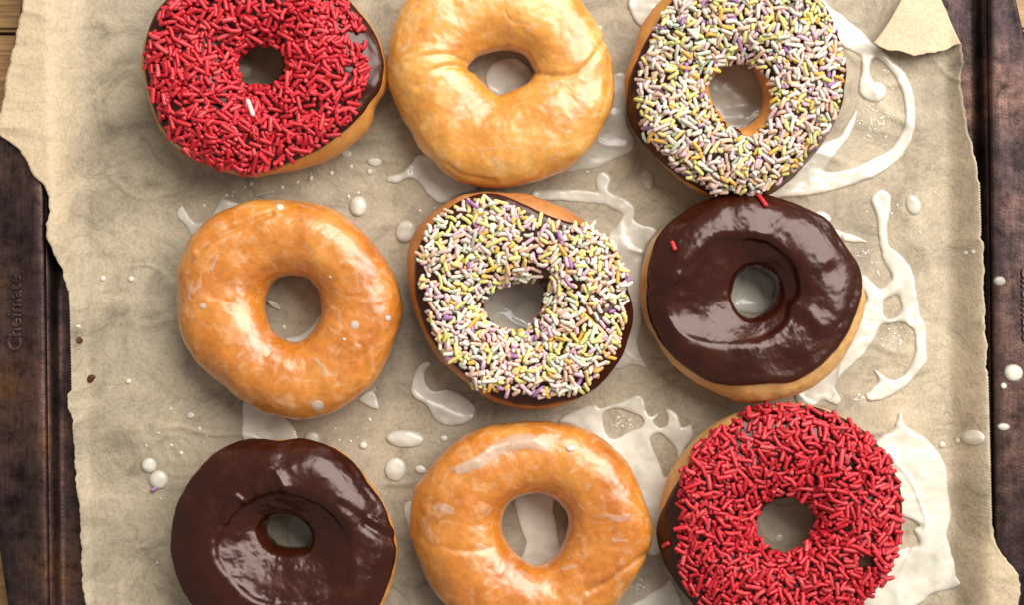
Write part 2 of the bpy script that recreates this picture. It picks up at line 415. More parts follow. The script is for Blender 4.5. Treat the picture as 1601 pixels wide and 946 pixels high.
GP = 'glaze puddles spilled on the parchment'
def gp(label, **kw):
    return tag(puddle('glaze_puddle', **kw), label, 'glaze puddle', GP)
gp('ring-shaped glaze puddle with forked tip and hanging drip, beside the top-right sprinkled doughnut', strokes=[
    [(1240, -22, 14), (1290, 24, 17), (1330, 58, 19), (1360, 80, 13)], [(1356, 84, 11), (1353, 112, 8), (1357, 138, 15), (1370, 143, 16)],
    [(1364, 76, 8), (1388, 96, 8), (1408, 118, 9), (1420, 150, 9), (1423, 180, 9), (1419, 208, 9), (1402, 236, 12), (1370, 259, 13), (1335, 275, 13), (1295, 283, 16), (1250, 285, 22), (1205, 290, 20)],
    [(1262, 262, 24), (1292, 236, 15), (1315, 219, 8), (1328, 198, 6), (1338, 174, 2.5)]], H=0.0010, op=(0.5, 0.93), seed=2.1)
gp('long looping glaze trail with round head at its top, right of the chocolate doughnut', strokes=[
    [(1378, 312, 17), (1380, 335, 11), (1380, 360, 8), (1383, 385, 8), (1395, 405, 14), (1412, 430, 16), (1420, 465, 14), (1425, 495, 13), (1438, 515, 10), (1440, 545, 9), (1437, 565, 10), (1420, 590, 8), (1402, 603, 10), (1378, 613, 13), (1362, 620, 9)],
    [(1386, 602, 7), (1368, 580, 2.5)], [(1410, 440, 13), (1386, 454, 6)],
    [(1348, 440, 10), (1366, 462, 11), (1362, 492, 18), (1350, 522, 19), (1336, 548, 15), (1304, 572, 20), (1282, 598, 20), (1262, 620, 20)], [(1364, 462, 9), (1380, 461, 6), (1394, 452, 7)], [(1372, 497, 7), (1392, 503, 4), (1412, 495, 8)],
    [(1280, 600, 18), (1305, 625, 10)]], H=0.0010, op=(0.55, 0.95), seed=3.3, k=10)
gp('wide creamy glaze puddle with pointed top right of the red sprinkled doughnut', polys=[
    [(1370, 688), (1392, 676), (1400, 660), (1404, 645), (1410, 646), (1415, 664), (1432, 675), (1452, 690), (1470, 712), (1481, 738), (1483, 775), (1487, 812), (1480, 838), (1489, 868), (1495, 900), (1500, 914), (1484, 922), (1455, 930), (1440, 944), (1400, 960), (1350, 965), (1330, 900), (1335, 800), (1345, 720)]],
    holes=[[(1385, 806), (1412, 808), (1437, 821), (1428, 830), (1436, 850), (1420, 856), (1397, 862), (1375, 862), (1370, 830)]], H=0.0011, op=(0.72, 0.97), seed=4.0, w=9)
gp('glaze puddle forking between the middle sprinkled doughnut and the right chocolate doughnut', polys=[
    [(968, 344), (982, 334), (998, 347), (1026, 357), (1020, 372), (1008, 392), (1002, 440), (1004, 500), (998, 535), (1002, 556), (1013, 576), (990, 572), (965, 578), (940, 570), (962, 520), (972, 440), (945, 385)]],
    strokes=[[(943, 281, 14), (944, 298, 9), (955, 312, 11), (974, 321, 12), (984, 328, 9), (982, 342, 8)], [(838, 306, 9), (872, 304, 9), (905, 306, 10), (945, 310, 9)]], H=0.0008, op=(0.45, 0.92), seed=5.2)
gp('thin grey glaze film between the plain top doughnut and the top-right doughnut', polys=[
    [(955, 120), (982, 120), (980, 185), (992, 220), (985, 238), (955, 252), (925, 264), (880, 268), (840, 262), (880, 225), (930, 190)]], H=0.0006, op=(0.38, 0.72), seed=6.6)
gp('glaze film showing through the hole of the plain top doughnut', polys=[ell(796, 122, 38, 34)], H=0.0005, op=(0.55, 0.82), seed=7.1)
gp('glaze film showing through the hole of the top-right sprinkled doughnut', polys=[ell(1148, 152, 52, 66)], H=0.0005, op=(0.40, 0.72), seed=7.7)
gp('glaze film filling the hole of the middle sprinkled doughnut', polys=[ell(806, 480, 62, 62)], H=0.0005, op=(0.55, 0.85), seed=8.1)
gp('glaze film showing through the hole of the right chocolate doughnut', polys=[ell(1176, 448, 50, 44)], H=0.0006, op=(0.6, 0.9), seed=8.8)
gp('milky glaze streak crossing the hole of the bottom middle doughnut', polys=[[(806, 760), (866, 762), (868, 800), (874, 840), (878, 895), (812, 895), (820, 850), (808, 810)]], H=0.0006, op=(0.6, 0.9), seed=9.4)
gp('pointed white glaze spill under the lower left edge of the plain top doughnut', polys=[
    [(657, 240), (642, 254), (629, 268), (606, 275), (605, 283), (620, 286), (640, 279), (655, 287), (667, 301), (679, 315), (695, 319), (722, 304), (748, 292), (700, 250)]], H=0.0009, op=(0.5, 0.88), seed=10.2)
gp('curved pale glaze spill at the upper left edge of the left plain doughnut', polys=[
    [(284, 319), (275, 337), (289, 352), (297, 366), (304, 379), (330, 376), (388, 324), (374, 316), (346, 310), (336, 325), (325, 341), (311, 347), (298, 340), (290, 327)]], H=0.0008, op=(0.5, 0.85), seed=11.2)
gp('rounded glaze patch between the left plain doughnut and the bottom-left chocolate doughnut', polys=[
    [(384, 625), (378, 660), (381, 690), (400, 712), (464, 706), (465, 682), (452, 656), (430, 630)]], H=0.0007, op=(0.55, 0.85), seed=12.1)
gp('comma-shaped glaze puddle below left of the middle sprinkled doughnut', polys=[
    [(668, 564), (655, 572), (645, 590), (642, 612), (650, 625), (663, 632), (672, 645), (680, 658), (695, 666), (720, 666), (738, 657), (744, 640), (735, 625), (715, 613), (700, 609), (680, 611), (668, 601), (666, 583), (676, 570)]], H=0.0010, op=(0.55, 0.85), seed=13.4)
gp('lacy glaze puddle with three holes above right of the bottom middle doughnut', polys=[
    [(872, 660), (890, 645), (915, 636), (932, 632), (938, 637), (960, 632), (990, 620), (1005, 622), (1011, 642), (1018, 650), (1030, 646), (1044, 640), (1058, 648), (1066, 668), (1080, 664), (1084, 682), (1072, 702), (1064, 720), (1048, 748), (1042, 790), (1036, 860), (1008, 862), (1000, 780), (985, 740), (955, 705), (925, 692), (895, 668)]],
    holes=[[(945, 646), (965, 640), (1000, 652), (1003, 665), (985, 674), (962, 686), (950, 680), (943, 662)], [(1026, 654), (1036, 642), (1043, 650), (1041, 664), (1031, 667), (1023, 661)], [(1017, 685), (1030, 680), (1045, 690), (1058, 710), (1056, 735), (1040, 746), (1031, 725), (1020, 700)]], H=0.0009, op=(0.5, 0.92), seed=14.8)
gp('glaze smear at the bottom edge between plain and red sprinkled doughnuts', polys=[[(960, 960), (1000, 938), (1035, 916), (1050, 906), (1064, 935), (1080, 985), (970, 990)]], H=0.0006, op=(0.45, 0.75), seed=15.9)
gp('white glaze blob at the top left edge of the top-right sprinkled doughnut', polys=[[(981, 8), (990, -14), (1045, -20), (1045, 15), (1015, 44), (994, 35)]], H=0.0012, op=(0.8, 0.97), seed=16.3)
gp('small sliver of glaze left of the bottom middle doughnut', polys=[[(631, 793), (650, 788), (662, 850), (643, 838)]], H=0.0007, op=(0.6, 0.9), seed=17.3)
gp('pointed glaze flake at the lower right edge of the left plain doughnut', polys=[[(560, 626), (572, 612), (586, 616), (593, 639), (583, 640), (568, 633)]], H=0.0010, op=(0.8, 0.95), seed=18.3, wob=0.5)
gp('thin tapering glaze streak right of the chocolate doughnut, below a small blob', strokes=[[(1302, 361, 4), (1322, 370, 7), (1340, 374, 5), (1355, 378, 1.5)]], H=0.0009, op=(0.7, 0.95), seed=19.3, wob=0.6, w=5)
gp('glaze rim at the lower right inside the hole of the left plain doughnut', strokes=[[(505, 498, 7), (490, 517, 7), (473, 533, 9), (452, 536, 8)]], H=0.0009, op=(0.6, 0.9), seed=20.3, wob=0.6, w=5)
gp('thin glaze film in the hole of the bottom-right red doughnut', polys=[ell(1228, 815, 46, 40)], H=0.0004, op=(0.12, 0.45), seed=20.9)
gp('thin glaze film in the hole of the bottom-left chocolate doughnut', polys=[ell(470, 830, 22, 34)], H=0.0004, op=(0.2, 0.5), seed=21.9)

GD = 'glaze drops spattered around the doughnuts'
def gd(label, cx, cy, rx, ry, rot=0, H=0.0017, op=(0.8, 0.97), **kw):
    H = min(H, 0.5 * min(rx, ry) * S)
    return tag(puddle('glaze_drop', polys=[ell(cx, cy, rx, ry, rot)], H=H, w=min(rx, ry), op=op, g=min(1.4, rx / 5), wob=0.5, seed=cx * 0.13, k=1, **kw), label, 'glaze drop', GD)
gd('upper of the two touching round glaze drops at the lower left', 233, 728, 12, 12)
gd('lower of the two touching round glaze drops at the lower left', 248, 751, 15, 14.5)
gd('long pill-shaped glaze drop left of the bottom middle doughnut', 633, 687, 30, 14, 0.05)
gd('oval glaze drop below the pill-shaped one', 618, 735, 17, 19)
gd('small glaze drop touching the upper left of the bottom middle doughnut', 658, 735, 10, 7, 0.3)
gd('tiny round glaze drop right of the pill-shaped one', 694, 686, 6, 5)
gd('round glaze drop between the left plain doughnut and the plain top doughnut', 560, 322, 14, 16)
gd('glaze drop tucked against the upper left of the middle sprinkled doughnut', 634, 362, 16, 18, 0.4)
gd('oval glaze drop right below the top-left red doughnut', 586, 253, 12, 7, 0.1)
gd('faint glaze drop at the bottom right edge of the top-left red doughnut', 541, 239, 9, 7, 0.2, op=(0.5, 0.75))
gd('small round glaze drop right of the bottom-left chocolate doughnut top', 568, 697, 6.5, 6)
gd('glaze drop at the top edge of the bottom-left chocolate doughnut', 487, 686, 12, 11)
gd('upright oval glaze drop by the head of the long glaze trail', 1428, 320, 12, 16, -0.3)
gd('large oval glaze drop near the right paper edge', 1521, 685, 19, 12.5)
gd('small glaze drop left of the oval one near the right paper edge', 1473, 696, 5.5, 5.5)
gd('tiny glaze drop touching the oval one near the right paper edge', 1497, 690, 4, 4)
gd('small glaze blob against the upper right of the right chocolate doughnut', 1287, 339, 14, 8, 0.45)
gd('faint oval glaze drop below left of the top-right sprinkled doughnut', 1012, 280, 11, 17, -0.2, op=(0.3, 0.55))
gd('glaze drop seen in the hole of the top-left red doughnut', 381, 110, 15, 13, op=(0.55, 0.8))
gd('glaze drop seen in the hole of the bottom-right red doughnut', 1218, 842, 9, 8, op=(0.5, 0.8))
gd('small round glaze drop on the paper below the dark crumbs', 201, 597, 5.5, 5)
gd('small glaze drop above the bottom-left chocolate doughnut, left of the glaze patch', 298, 650, 7, 6, op=(0.6, 0.8))
gd('right one of the pair of tiny glaze drops beside the handle', 205, 436, 5.5, 5.5)
gd('left one of the pair of tiny glaze drops beside the handle', 161, 435, 4.5, 4.5)
gd('tiny left drop of the pair at the right paper edge', 1509, 395, 4, 4)
gd('tiny right drop of the pair at the right paper edge', 1521, 393, 4, 4)
gd('small drop below the oval drop under the top-left red doughnut', 578, 268, 5, 5)
flange_z = lambda x, y: np.full_like(x, PH + 0.00045)
gd('large pale glaze drop on the right handle of the baking sheet', 1584, 584, 15, 14, zf=flange_z, op=(0.75, 0.88))
gd('small glaze drop below the large one on the right handle', 1569, 604, 5, 5, zf=flange_z, op=(0.6, 0.8))
gd('grey glaze drop on the inner lip of the right handle', 1563, 439, 10, 8, zf=flange_z, op=(0.3, 0.5))
gd('smeared glaze drop on the lower right handle', 1569, 668, 10, 6, zf=flange_z, op=(0.4, 0.75))
tag(puddle('glaze_streak', strokes=[[(401, 305, 3.5), (426, 299, 3.5)]], H=0.0009, w=3.5, op=(0.35, 0.5), g=0.9, wob=0.3), 'short translucent glaze streak between the red doughnut and the left plain doughnut', 'glaze streak')
tag(puddle('glaze_streak', strokes=[[(418, 470, 3), (428, 476, 5), (437, 483, 2.5)]], H=0.0012, w=3, op=(0.4, 0.7), g=0.9, wob=0.5), 'curled glaze scrap inside the hole of the left plain doughnut', 'glaze streak')
tag(puddle('crumb', polys=[[(136, 597), (139, 588), (146, 586), (150, 590), (147, 595), (142, 600)]], H=0.0011, w=4, g=0.9, wob=1.2, mat=M_CRUMB), 'larger dark brown crumb on the left of the paper', 'crumb', 'dark crumbs')
tag(puddle('crumb', polys=[[(120, 531), (124, 528), (129, 533), (126, 538), (121, 536)]], H=0.0009, w=3, g=0.8, wob=0.8, mat=M_CRUMB), 'smaller dark brown crumb close to the left paper edge', 'crumb', 'dark crumbs')

# tiny spatter that nobody could count
sp_pts = [(518, 270, 4), (486, 278, 4.5), (465, 284, 3), (441, 292, 3.2), (549, 260, 3), (393, 286, 3), (383, 292, 2.5), (355, 304, 2.5), (365, 299, 2), (545, 307, 2.8), (560, 301, 2.2), (319, 321, 2.8), (578, 657, 3), (267, 640, 2.4), (248, 678, 2.4), (268, 697, 2.6), (283, 709, 4), (312, 671, 3), (123, 511, 3.2), (657, 329, 3), (671, 341, 2), (938, 43, 3), (945, 70, 2), (918, 268, 2.5), (444, 512, 3), (1480, 650, 1.6), (1462, 300, 2)]
rs = random.Random(5)
for cx, cy, sx, sy, n in ((1372, 180, 22, 34, 150), (1385, 125, 14, 24, 22), (1400, 530, 14, 14, 60), (1350, 395, 16, 8, 26), (1375, 420, 20, 16, 16), (975, 660, 18, 12, 26), (1036, 735, 12, 12, 14), (1000, 915, 14, 14, 36), (1345, 622, 10, 5, 22), (500, 283, 50, 14, 20), (350, 300, 40, 12, 10), (690, 345, 30, 14, 8), (300, 680, 60, 30, 14), (520, 690, 60, 25, 12), (1380, 330, 60, 30, 10), (250, 850, 60, 50, 12)):
    for _ in range(n): sp_pts.append((rs.gauss(cx, sx * 0.6), rs.gauss(cy, sy * 0.6), rs.uniform(0.5, 1.3) if rs.random() < .85 else rs.uniform(1.4, 2.4)))
SP, SH, SF = [], [], []
for (cx, cy, r) in sp_pts:
    rx, ry, ro = r * rs.uniform(.8, 1.5), r * rs.uniform(.8, 1.1), rs.random() * 3
    b0 = len(SP)
    for f, h in ((1.0, 0), (0.72, 0.42)):
        SP += ell(cx, cy, rx * f, ry * f, ro, 8); SH += [h * r * S] * 8
    SP.append((cx, cy)); SH.append(r * S * 0.62)
    for k in range(8):
        k2 = (k + 1) % 8; SF.append([b0 + k2, b0 + k, b0 + 8 + k, b0 + 8 + k2]); SF.append([b0 + 8 + k2, b0 + 8 + k, b0 + 16])
SP = np.array(SP); x, y, z = on(SP[:, 0], SP[:, 1], paper_z); SV = np.stack([x, y, z + np.array(SH)], -1)
sme = mesh('glaze_spatter', SV, SF, M_GLAZE); fattr(sme, 'opacity', np.full(len(SV), 0.9))
tag(link('glaze_spatter', sme), 'fine white glaze spatter scattered over the parchment', 'glaze spatter', kind='stuff')

# ------------------------------------------------------------------ doughnuts
ZC, HH, PE = 0.0145, 0.0135, 2.25
def radial(poly, c, z, th):
    P = catmull(poly, 10); x, y = unproj(P[:, 0], P[:, 1], z); a = np.arctan2(y - c[1], x - c[0]); r = np.hypot(x - c[0], y - c[1])
    o = np.argsort(a); a, r = a[o], r[o]
    return np.interp(th, np.concatenate([a - 2 * np.pi, a, a + 2 * np.pi]), np.concatenate([r, r, r]))
def sgnpow(v, p): return np.sign(v) * np.abs(v) ** p
class Donut:
    def __init__(s, outer, hole, seed, hh=HH, lump=0.0009, flat=0.0, basin=None):
        s.flat = flat; s.basin = basin; s.seed = seed; s.hh = hh; s.zc = 0.0012 + hh; s.lump = lump
        hx, hy = unproj(np.mean([p[0] for p in hole]), np.mean([p[1] for p in hole]), s.zc)
        s.c = (float(hx), float(hy)); s.outer, s.hole = outer, hole; s.creases = []
    def rad(s, th):
        return radial(s.outer, s.c, s.zc, th), radial(s.hole, s.c, s.zc, th)
    def raw(s, th, ph):          # th (n,1) ph (n,m)
        O, H = s.rad(th[:, 0]); O, H = O[:, None], H[:, None]
        mid, half = (O + H) / 2, (O - H) / 2
        r = mid + half * sgnpow(np.cos(ph), 2 / PE)
        hz = s.hh * (1 + 0.05 * np.sin(th * 2 + s.seed) + 0.03 * np.sin(th * 3 + 2 * s.seed))
        sn = np.sin(ph); z = s.zc + np.where(sn > 0, hz, s.hh) * sgnpow(sn, 2 / PE)
        if s.flat:               # crown falls to the hole as a plain slope instead of a round shoulder
            uu = (r - mid) / half; ue = -0.88; ze = hz * (1 - 0.88 ** PE) ** (1 / PE); u0 = np.clip((radial(s.basin, s.c, s.zc + 0.9 * s.hh, th[:, 0])[:, None] - mid) / half, -0.35, 0.62)
            zs = hz * (1 - np.abs(u0) ** PE) ** (1 / PE); t = np.clip((u0 - uu) / (u0 - ue), 0, 1)
            ch = s.zc + zs + (ze - zs) * t; z = np.where((sn > 0) & (uu < u0) & (uu > ue), z + (ch - z) * s.flat, z)
        return np.stack([s.c[0] + r * np.cos(th), s.c[1] + r * np.sin(th), z], -1)
    def normals(s, P, wrap_ph):
        dt = np.roll(P, -1, 0) - np.roll(P, 1, 0)
        dp = np.roll(P, -1, 1) - np.roll(P, 1, 1) if wrap_ph else np.gradient(P, axis=1)
        n = np.cross(dt, dp); return n / (np.linalg.norm(n, axis=-1, keepdims=True) + 1e-12)
    def surf(s, th, ph, wrap_ph):
        P = s.raw(th, ph); N = s.normals(P, wrap_ph)
        q = P + s.seed * 3.7
        d = s.lump * fbm(q * 55, 2) + 0.00022 * fbm(q * 240, 3)
        top = P[..., 2] > s.zc * 0.6
        if s.creases:
            px, py = proj(P[..., 0], P[..., 1], P[..., 2])
            for pts, dep, w in s.creases:
                e = line_dist(px, py, pts); d = d - np.where(top, dep * (np.exp(-(e / w) ** 2) - 0.18 * np.exp(-((e - 2.2 * w) / (1.6 * w)) ** 2)), 0)
        d = d * np.clip((P[..., 2] - 0.002) / 0.004, 0, 1)
        return P + N * d[..., None], N
def build_donut(name, label, dn, dough, icing=None, nth=420, nph=170, pale_w=0.0, brown_b=0.3):
    loc = (dn.c[0], dn.c[1], 0.0)
    root = tag(link(name, None, None, loc), label, 'doughnut')
    th = np.linspace(-np.pi, np.pi, nth, endpoint=False)[:, None]; ph = np.linspace(-np.pi, np.pi, nph, endpoint=False)[None, :] + 0 * th
    P, N = dn.surf(th, ph, True); V = P.reshape(-1, 3); F = grid_faces(nth, nph, True, True)
    me = mesh('dough', V, F, dough, loc)
    zz = (P[..., 2] - dn.zc) / dn.hh; q = P + dn.seed
    pale = pale_w * np.exp(-((zz + 0.12) / 0.20) ** 2) * np.clip(0.8 + 0.6 * fbm(q * 80, 2), 0, 1)
    inner = np.cos(ph) < 0
    brown = brown_b * (sstep(0.30, -0.55, zz)) * np.clip(0.8 + 0.8 * fbm(q * 120, 3), 0, 1)
    fattr(me, 'pale', pale.reshape(-1)); fattr(me, 'brown', brown.reshape(-1))
    link('dough', me, root)
    allV, allF = [V], [F]
    if icing:
        it = icing.get('nth', 280); ip = icing.get('nph', 90)
        th = np.linspace(-np.pi, np.pi, it, endpoint=False)[:, None]; tf = th[:, 0]
        O, H = dn.rad(tf); mid, half = (O + H) / 2, (O - H) / 2
        zi = dn.zc + 0.5 * dn.hh
        def phi(poly, inner):
            r = radial(poly, dn.c, zi, tf) + 0.0005 * noise2(np.cos(tf) * 1.0, np.sin(tf) * 1.0, 7, dn.seed, 3)
            u_ = np.clip((r - mid) / half, -1.15, 1.15)
            f = np.arccos(np.clip(sgnpow(np.clip(u_, -1, 1), PE / 2), -1, 1))
            return f
        po = phi(icing['outer'], False); lim = icing.get('over', -0.12); po = np.where(po < 0.30, lim + (po / 0.30) * (0.30 - lim), po)
        po = po + icing.get('wave', 0.05) * noise2(np.cos(tf), np.sin(tf), 9, dn.seed + 2, 3)
        sg = max(2, it // 60); kk_ = np.exp(-(np.arange(-3 * sg, 3 * sg + 1) / sg) ** 2 / 2); kk_ /= kk_.sum()
        po = np.convolve(np.concatenate([po[-3 * sg:], po, po[:3 * sg]]), kk_, 'valid')
        pi_ = phi(icing['inner'], True) if 'inner' in icing else np.full(it, np.pi + icing.get('in_over', 0.15))
        pi_ = pi_ + 0.10 * noise2(np.cos(tf), np.sin(tf), 6, dn.seed + 5, 3)
        k = 3
        t = np.linspace(0, 1, ip); t = t - 0.75 * np.sin(2 * np.pi * t) / (2 * np.pi)
        ph = po[:, None] + (pi_ - po)[:, None] * t[None, :]
        P, N = dn.surf(th, ph, False); N = -N if N[0, ip // 2, 2] < 0 else N
        arc = np.minimum(t, 1 - t)[None, :] * np.abs(pi_ - po)[:, None] * 0.013
        thick = icing.get('thick', 0.0013)
        prof = np.sqrt(np.clip(1 - (1 - np.clip(arc / 0.0016, 0, 1)) ** 2, 0, 1))
        d = thick * prof * (1 + 0.24 * fbm(P * 70 + dn.seed, 1))
        d = d + 0.0005 * prof * np.exp(-((arc - 0.0022) / 0.0016) ** 2)
        px, py = proj(P[..., 0], P[..., 1], P[..., 2]); up = (N[..., 2] > 0.05) * prof
        if 'basin' in icing:
            e = poly_sdf(px, py, catmull(icing['basin'], 6)) + 3.0 * noise2(px, py, 0.022, dn.seed, 1)
            amp = np.clip(0.85 + 0.6 * noise2(px, py, 0.014, dn.seed, 2), 0.3, 1.4)
            for fx, fy, fr in icing.get('fade', ()): amp = amp * (1 - 0.9 * np.exp(-((px - fx) ** 2 + (py - fy) ** 2) / fr ** 2))
            d = d + up * amp * icing.get('step', 0.0011) * sstep(-9, 5.0, e) * np.exp(-np.clip(e - 5, 0, 999) / 30)
        for pts, hgt, w in icing.get('ridges', ()):
            d = d + up * hgt * np.exp(-(line_dist(px, py, pts) / w) ** 2)
        for pts, hgt, w in icing.get('dimples', ()):
            d = d + up * hgt * np.exp(-((px - pts[0]) ** 2 + (py - pts[1]) ** 2) / w ** 2)
        P = P + N * d[..., None]
        V = P.reshape(-1, 3); F = grid_faces(it, ip, True, False)
        link('icing', mesh('icing', V, F, M_CHOC, loc), root)
        allF.append(F + len(allV[0])); allV.append(V)
    bvh = BVHTree.FromPolygons(np.concatenate(allV).tolist(), np.concatenate(allF).tolist())
    return root, bvh

# ---- sprinkles
def capsule(L, r, bend, rnd, nseg=8, flat=False):
    """rod along z with rounded or blunt ends, slightly bent and uneven"""
    hl = L / 2
    if flat: prof = [(-hl, 0.62), (-hl + 0.12 * r, 0.9), (-hl + 0.45 * r, 1.0), (0, rnd.uniform(.94, 1.03)), (hl - 0.45 * r, 1.0), (hl - 0.12 * r, 0.9), (hl, 0.62)]
    else: prof = [(-hl, 0.35), (-hl + 0.25 * r, 0.72), (-hl + 0.8 * r, 1.0), (0, rnd.uniform(.94, 1.03)), (hl - 0.8 * r, 1.0), (hl - 0.25 * r, 0.72), (hl, 0.35)]
    V, F = [], []
    for z, f in prof:
        off = bend * (1 - (z / hl) ** 2)
        for k in range(nseg):
            a = 2 * math.pi * k / nseg; V.append((r * f * math.cos(a) + off, r * f * math.sin(a), z))
    n = len(prof)
    for i in range(n - 1):
        for k in range(nseg):
            k2 = (k + 1) % nseg; F.append([i * nseg + k, i * nseg + k2, (i + 1) * nseg + k2, (i + 1) * nseg + k])
    F.append([k for k in range(nseg)][::-1]); F.append([(n - 1) * nseg + k for k in range(nseg)])
    return V, F
def segseg(p1, q1, p2, q2):
    d1, d2, r = q1 - p1, q2 - p2, p1 - p2
    a, e, f = d1.dot(d1), d2.dot(d2), d2.dot(r); c = d1.dot(r); b = d1.dot(d2); den = a * e - b * b
    s_ = min(max((b * f - c * e) / den, 0), 1) if den > 1e-18 else 0.0
    t_ = (b * s_ + f) / e
    if t_ < 0: t_ = 0.0; s_ = min(max(-c / a, 0), 1)
    elif t_ > 1: t_ = 1.0; s_ = min(max((b - c) / a, 0), 1)
    return (p1 + d1 * s_ - p2 - d2 * t_).length
LENS_MM = [0.0028, 0.0040, 0.0050, 0.0060, 0.0072]
def sprinkle_meshes(tagname, mats, r, flat, rnd):
    out = {}
    for mi, m in enumerate(mats):
        for li, L in enumerate(LENS_MM):
            for b in (0, 1):
                V, F = capsule(L, r * rnd.uniform(.93, 1.06), (0.00008 if b == 0 else 0.0008 * L / 0.005), rnd, 8, flat)
                out[(mi, li, b)] = (mesh('sprinkle', V, F, m), V, F)
    return out
def scatter(root, bvh, zone, hole, meshes, weights, r, lens_w, seed, tries=(11000, 7000), top_cut=0.62, bare=(), extra=()):
    rnd = random.Random(seed)
    Z = catmull(zone, 5); Hp = catmull(hole, 5); x0, y0 = Z.min(0); x1, y1 = Z.max(0)
    items = []
    for layer, (nt, sep, lift) in enumerate(((tries[0], 1.62, 0.70), (tries[1], 1.7, 1.9), (tries[1] // 12, 1.9, 2.7))):
        n0 = nt * 2; cx = np.array([rnd.uniform(x0, x1) for _ in range(n0)]); cy = np.array([rnd.uniform(y0, y1) for _ in range(n0)])
        wob = 5 * noise2(cx, cy, 0.05, seed * 1.3, 2)
        ok = (poly_sdf(cx, cy, Z) + wob < -3 - 2 * layer) & (poly_sdf(cx, cy, Hp) > 0 + 3 * layer)
        for (bx, by, br) in bare: ok &= np.hypot(cx - bx, cy - by) > br * (1 + 0.3 * noise2(cx, cy, 0.05, seed, 2))
        if layer: ok &= (noise2(cx, cy, 0.018, seed * 0.7 + layer, 2) > -0.60 + 0.3 * (layer - 1))
        cand = list(zip(cx[ok], cy[ok]))[:nt]; gridh = {}; cs = 0.0045
        for (px, py) in cand:
            l, n, fi, dd = hit(bvh, px, py)
            if l is None or l.z < 0.010: continue
            if n.z < 0: n = -n
            if n.z < 0.12: continue
            li = rnd.choices(range(5), lens_w)[0]; L = LENS_MM[li]
            tng = n.orthogonal().normalized(); ang = rnd.uniform(0, math.pi); d = Matrix.Rotation(ang, 3, n) @ tng
            tilt = rnd.gauss(0, 0.10 if layer == 0 else 0.17); d = (d * math.cos(tilt) + n * math.sin(tilt)).normalized()
            if layer == 0 and rnd.random() < 0.07: d = (d * 0.6 + n * 0.8).normalized()
            c = l + n * r * lift; h = (L / 2 - r); a, b = c - d * h, c + d * h
            key = (int(c.x // cs), int(c.y // cs)); bad = False
            R = 2
            for i in range(-R, R + 1):
                for j in range(-R, R + 1):
                    for (a2, b2) in gridh.get((key[0] + i, key[1] + j), ()):
                        if segseg(a, b, a2, b2) < r * sep: bad = True; break
                    if bad: break
                if bad: break
            if bad: continue
            gridh.setdefault(key, []).append((a, b))
            q = d.to_track_quat('Z', 'Y') @ Matrix.Rotation(rnd.uniform(0, 6.28), 3, 'Z').to_quaternion()
            mi = rnd.choices(range(len(weights)), weights)[0]
            items.append((layer * 1.0 + n.z * 0.5 + L * 60, c, q, (mi, li, 1 if rnd.random() < 0.35 else 0)))
    items.sort(key=lambda t: -t[0]); base = Vector(root.location)
    for (sc, c, q, kk) in items[:300 - len(extra)]:
        o = link('sprinkle', meshes[kk][0], root, c - base); o.rotation_mode = 'QUATERNION'; o.rotation_quaternion = q
    V, F, MI = [], [], []
    for (sc, c, q, kk) in items[300 - len(extra):]:
        mt = q.to_matrix(); b0 = len(V); vv = np.array(meshes[kk][1]) @ np.array(mt).T + np.array(c - base); V += vv.tolist()
        F += [[b0 + i for i in f] for f in meshes[kk][2]]; MI += [kk[0]] * len(meshes[kk][2])
    if V:
        me = mesh('sprinkles', V, F)
        for mi in range(len(weights)): me.materials.append(meshes[(mi, 0, 0)][0].materials[0])
        me.polygons.foreach_set('material_index', MI); tag(link('sprinkles', me, root), kind='stuff')
    print(root.name, 'sprinkles', len(items))
def lone(root, bvh, p0, p1, me, label, r, name='sprinkle'):
    a = hit(bvh, *p0); b = hit(bvh, *p1); mid = hit(bvh, (p0[0] + p1[0]) / 2, (p0[1] + p1[1]) / 2)
    la = a[0] or mid[0]; lb = b[0] or mid[0]
    d = (lb - la).normalized(); n = mid[1] if mid[1].z > 0 else -mid[1]
    o = link(name, me, root, mid[0] + n * r * 0.9 - Vector(root.location)); o.rotation_mode = 'QUATERNION'; o.rotation_quaternion = d.to_track_quat('Z', 'Y')
    tag(o, label); return o

rn = random.Random(3)
M_RED = [mat_sprinkle('red_sprinkle', (0.65, 0.028, 0.042)), mat_sprinkle('deep_red_sprinkle', (0.53, 0.012, 0.025)), mat_sprinkle('pink_red_sprinkle', (0.68, 0.07, 0.08))]
PASTEL = [('blush', (0.88, 0.66, 0.60), 28), ('mint', (0.70, 0.76, 0.60), 10), ('peach', (0.86, 0.54, 0.38), 17), ('lime', (0.80, 0.76, 0.26), 15), ('lemon', (0.88, 0.70, 0.24), 9), ('orange', (0.84, 0.46, 0.07), 6), ('lilac', (0.74, 0.47, 0.56), 9), ('violet', (0.40, 0.18, 0.42), 3.4), ('ivory', (0.90, 0.82, 0.68), 14)]
M_PAS = [mat_sprinkle(n + '_sprinkle', c) for n, c, w in PASTEL]; W_PAS = [w for n, c, w in PASTEL]
R_RED, R_PAS = 0.00088, 0.00080
ME_RED = sprinkle_meshes('red', M_RED, R_RED, True, rn); ME_PAS = sprinkle_meshes('pastel', M_PAS, R_PAS, False, rn)
ME_PALE = mesh('sprinkle', *capsule(0.0074, 0.00095, 0.0, rn, 8), mat_sprinkle('pale_pink_sprinkle', (0.82, 0.62, 0.60)))

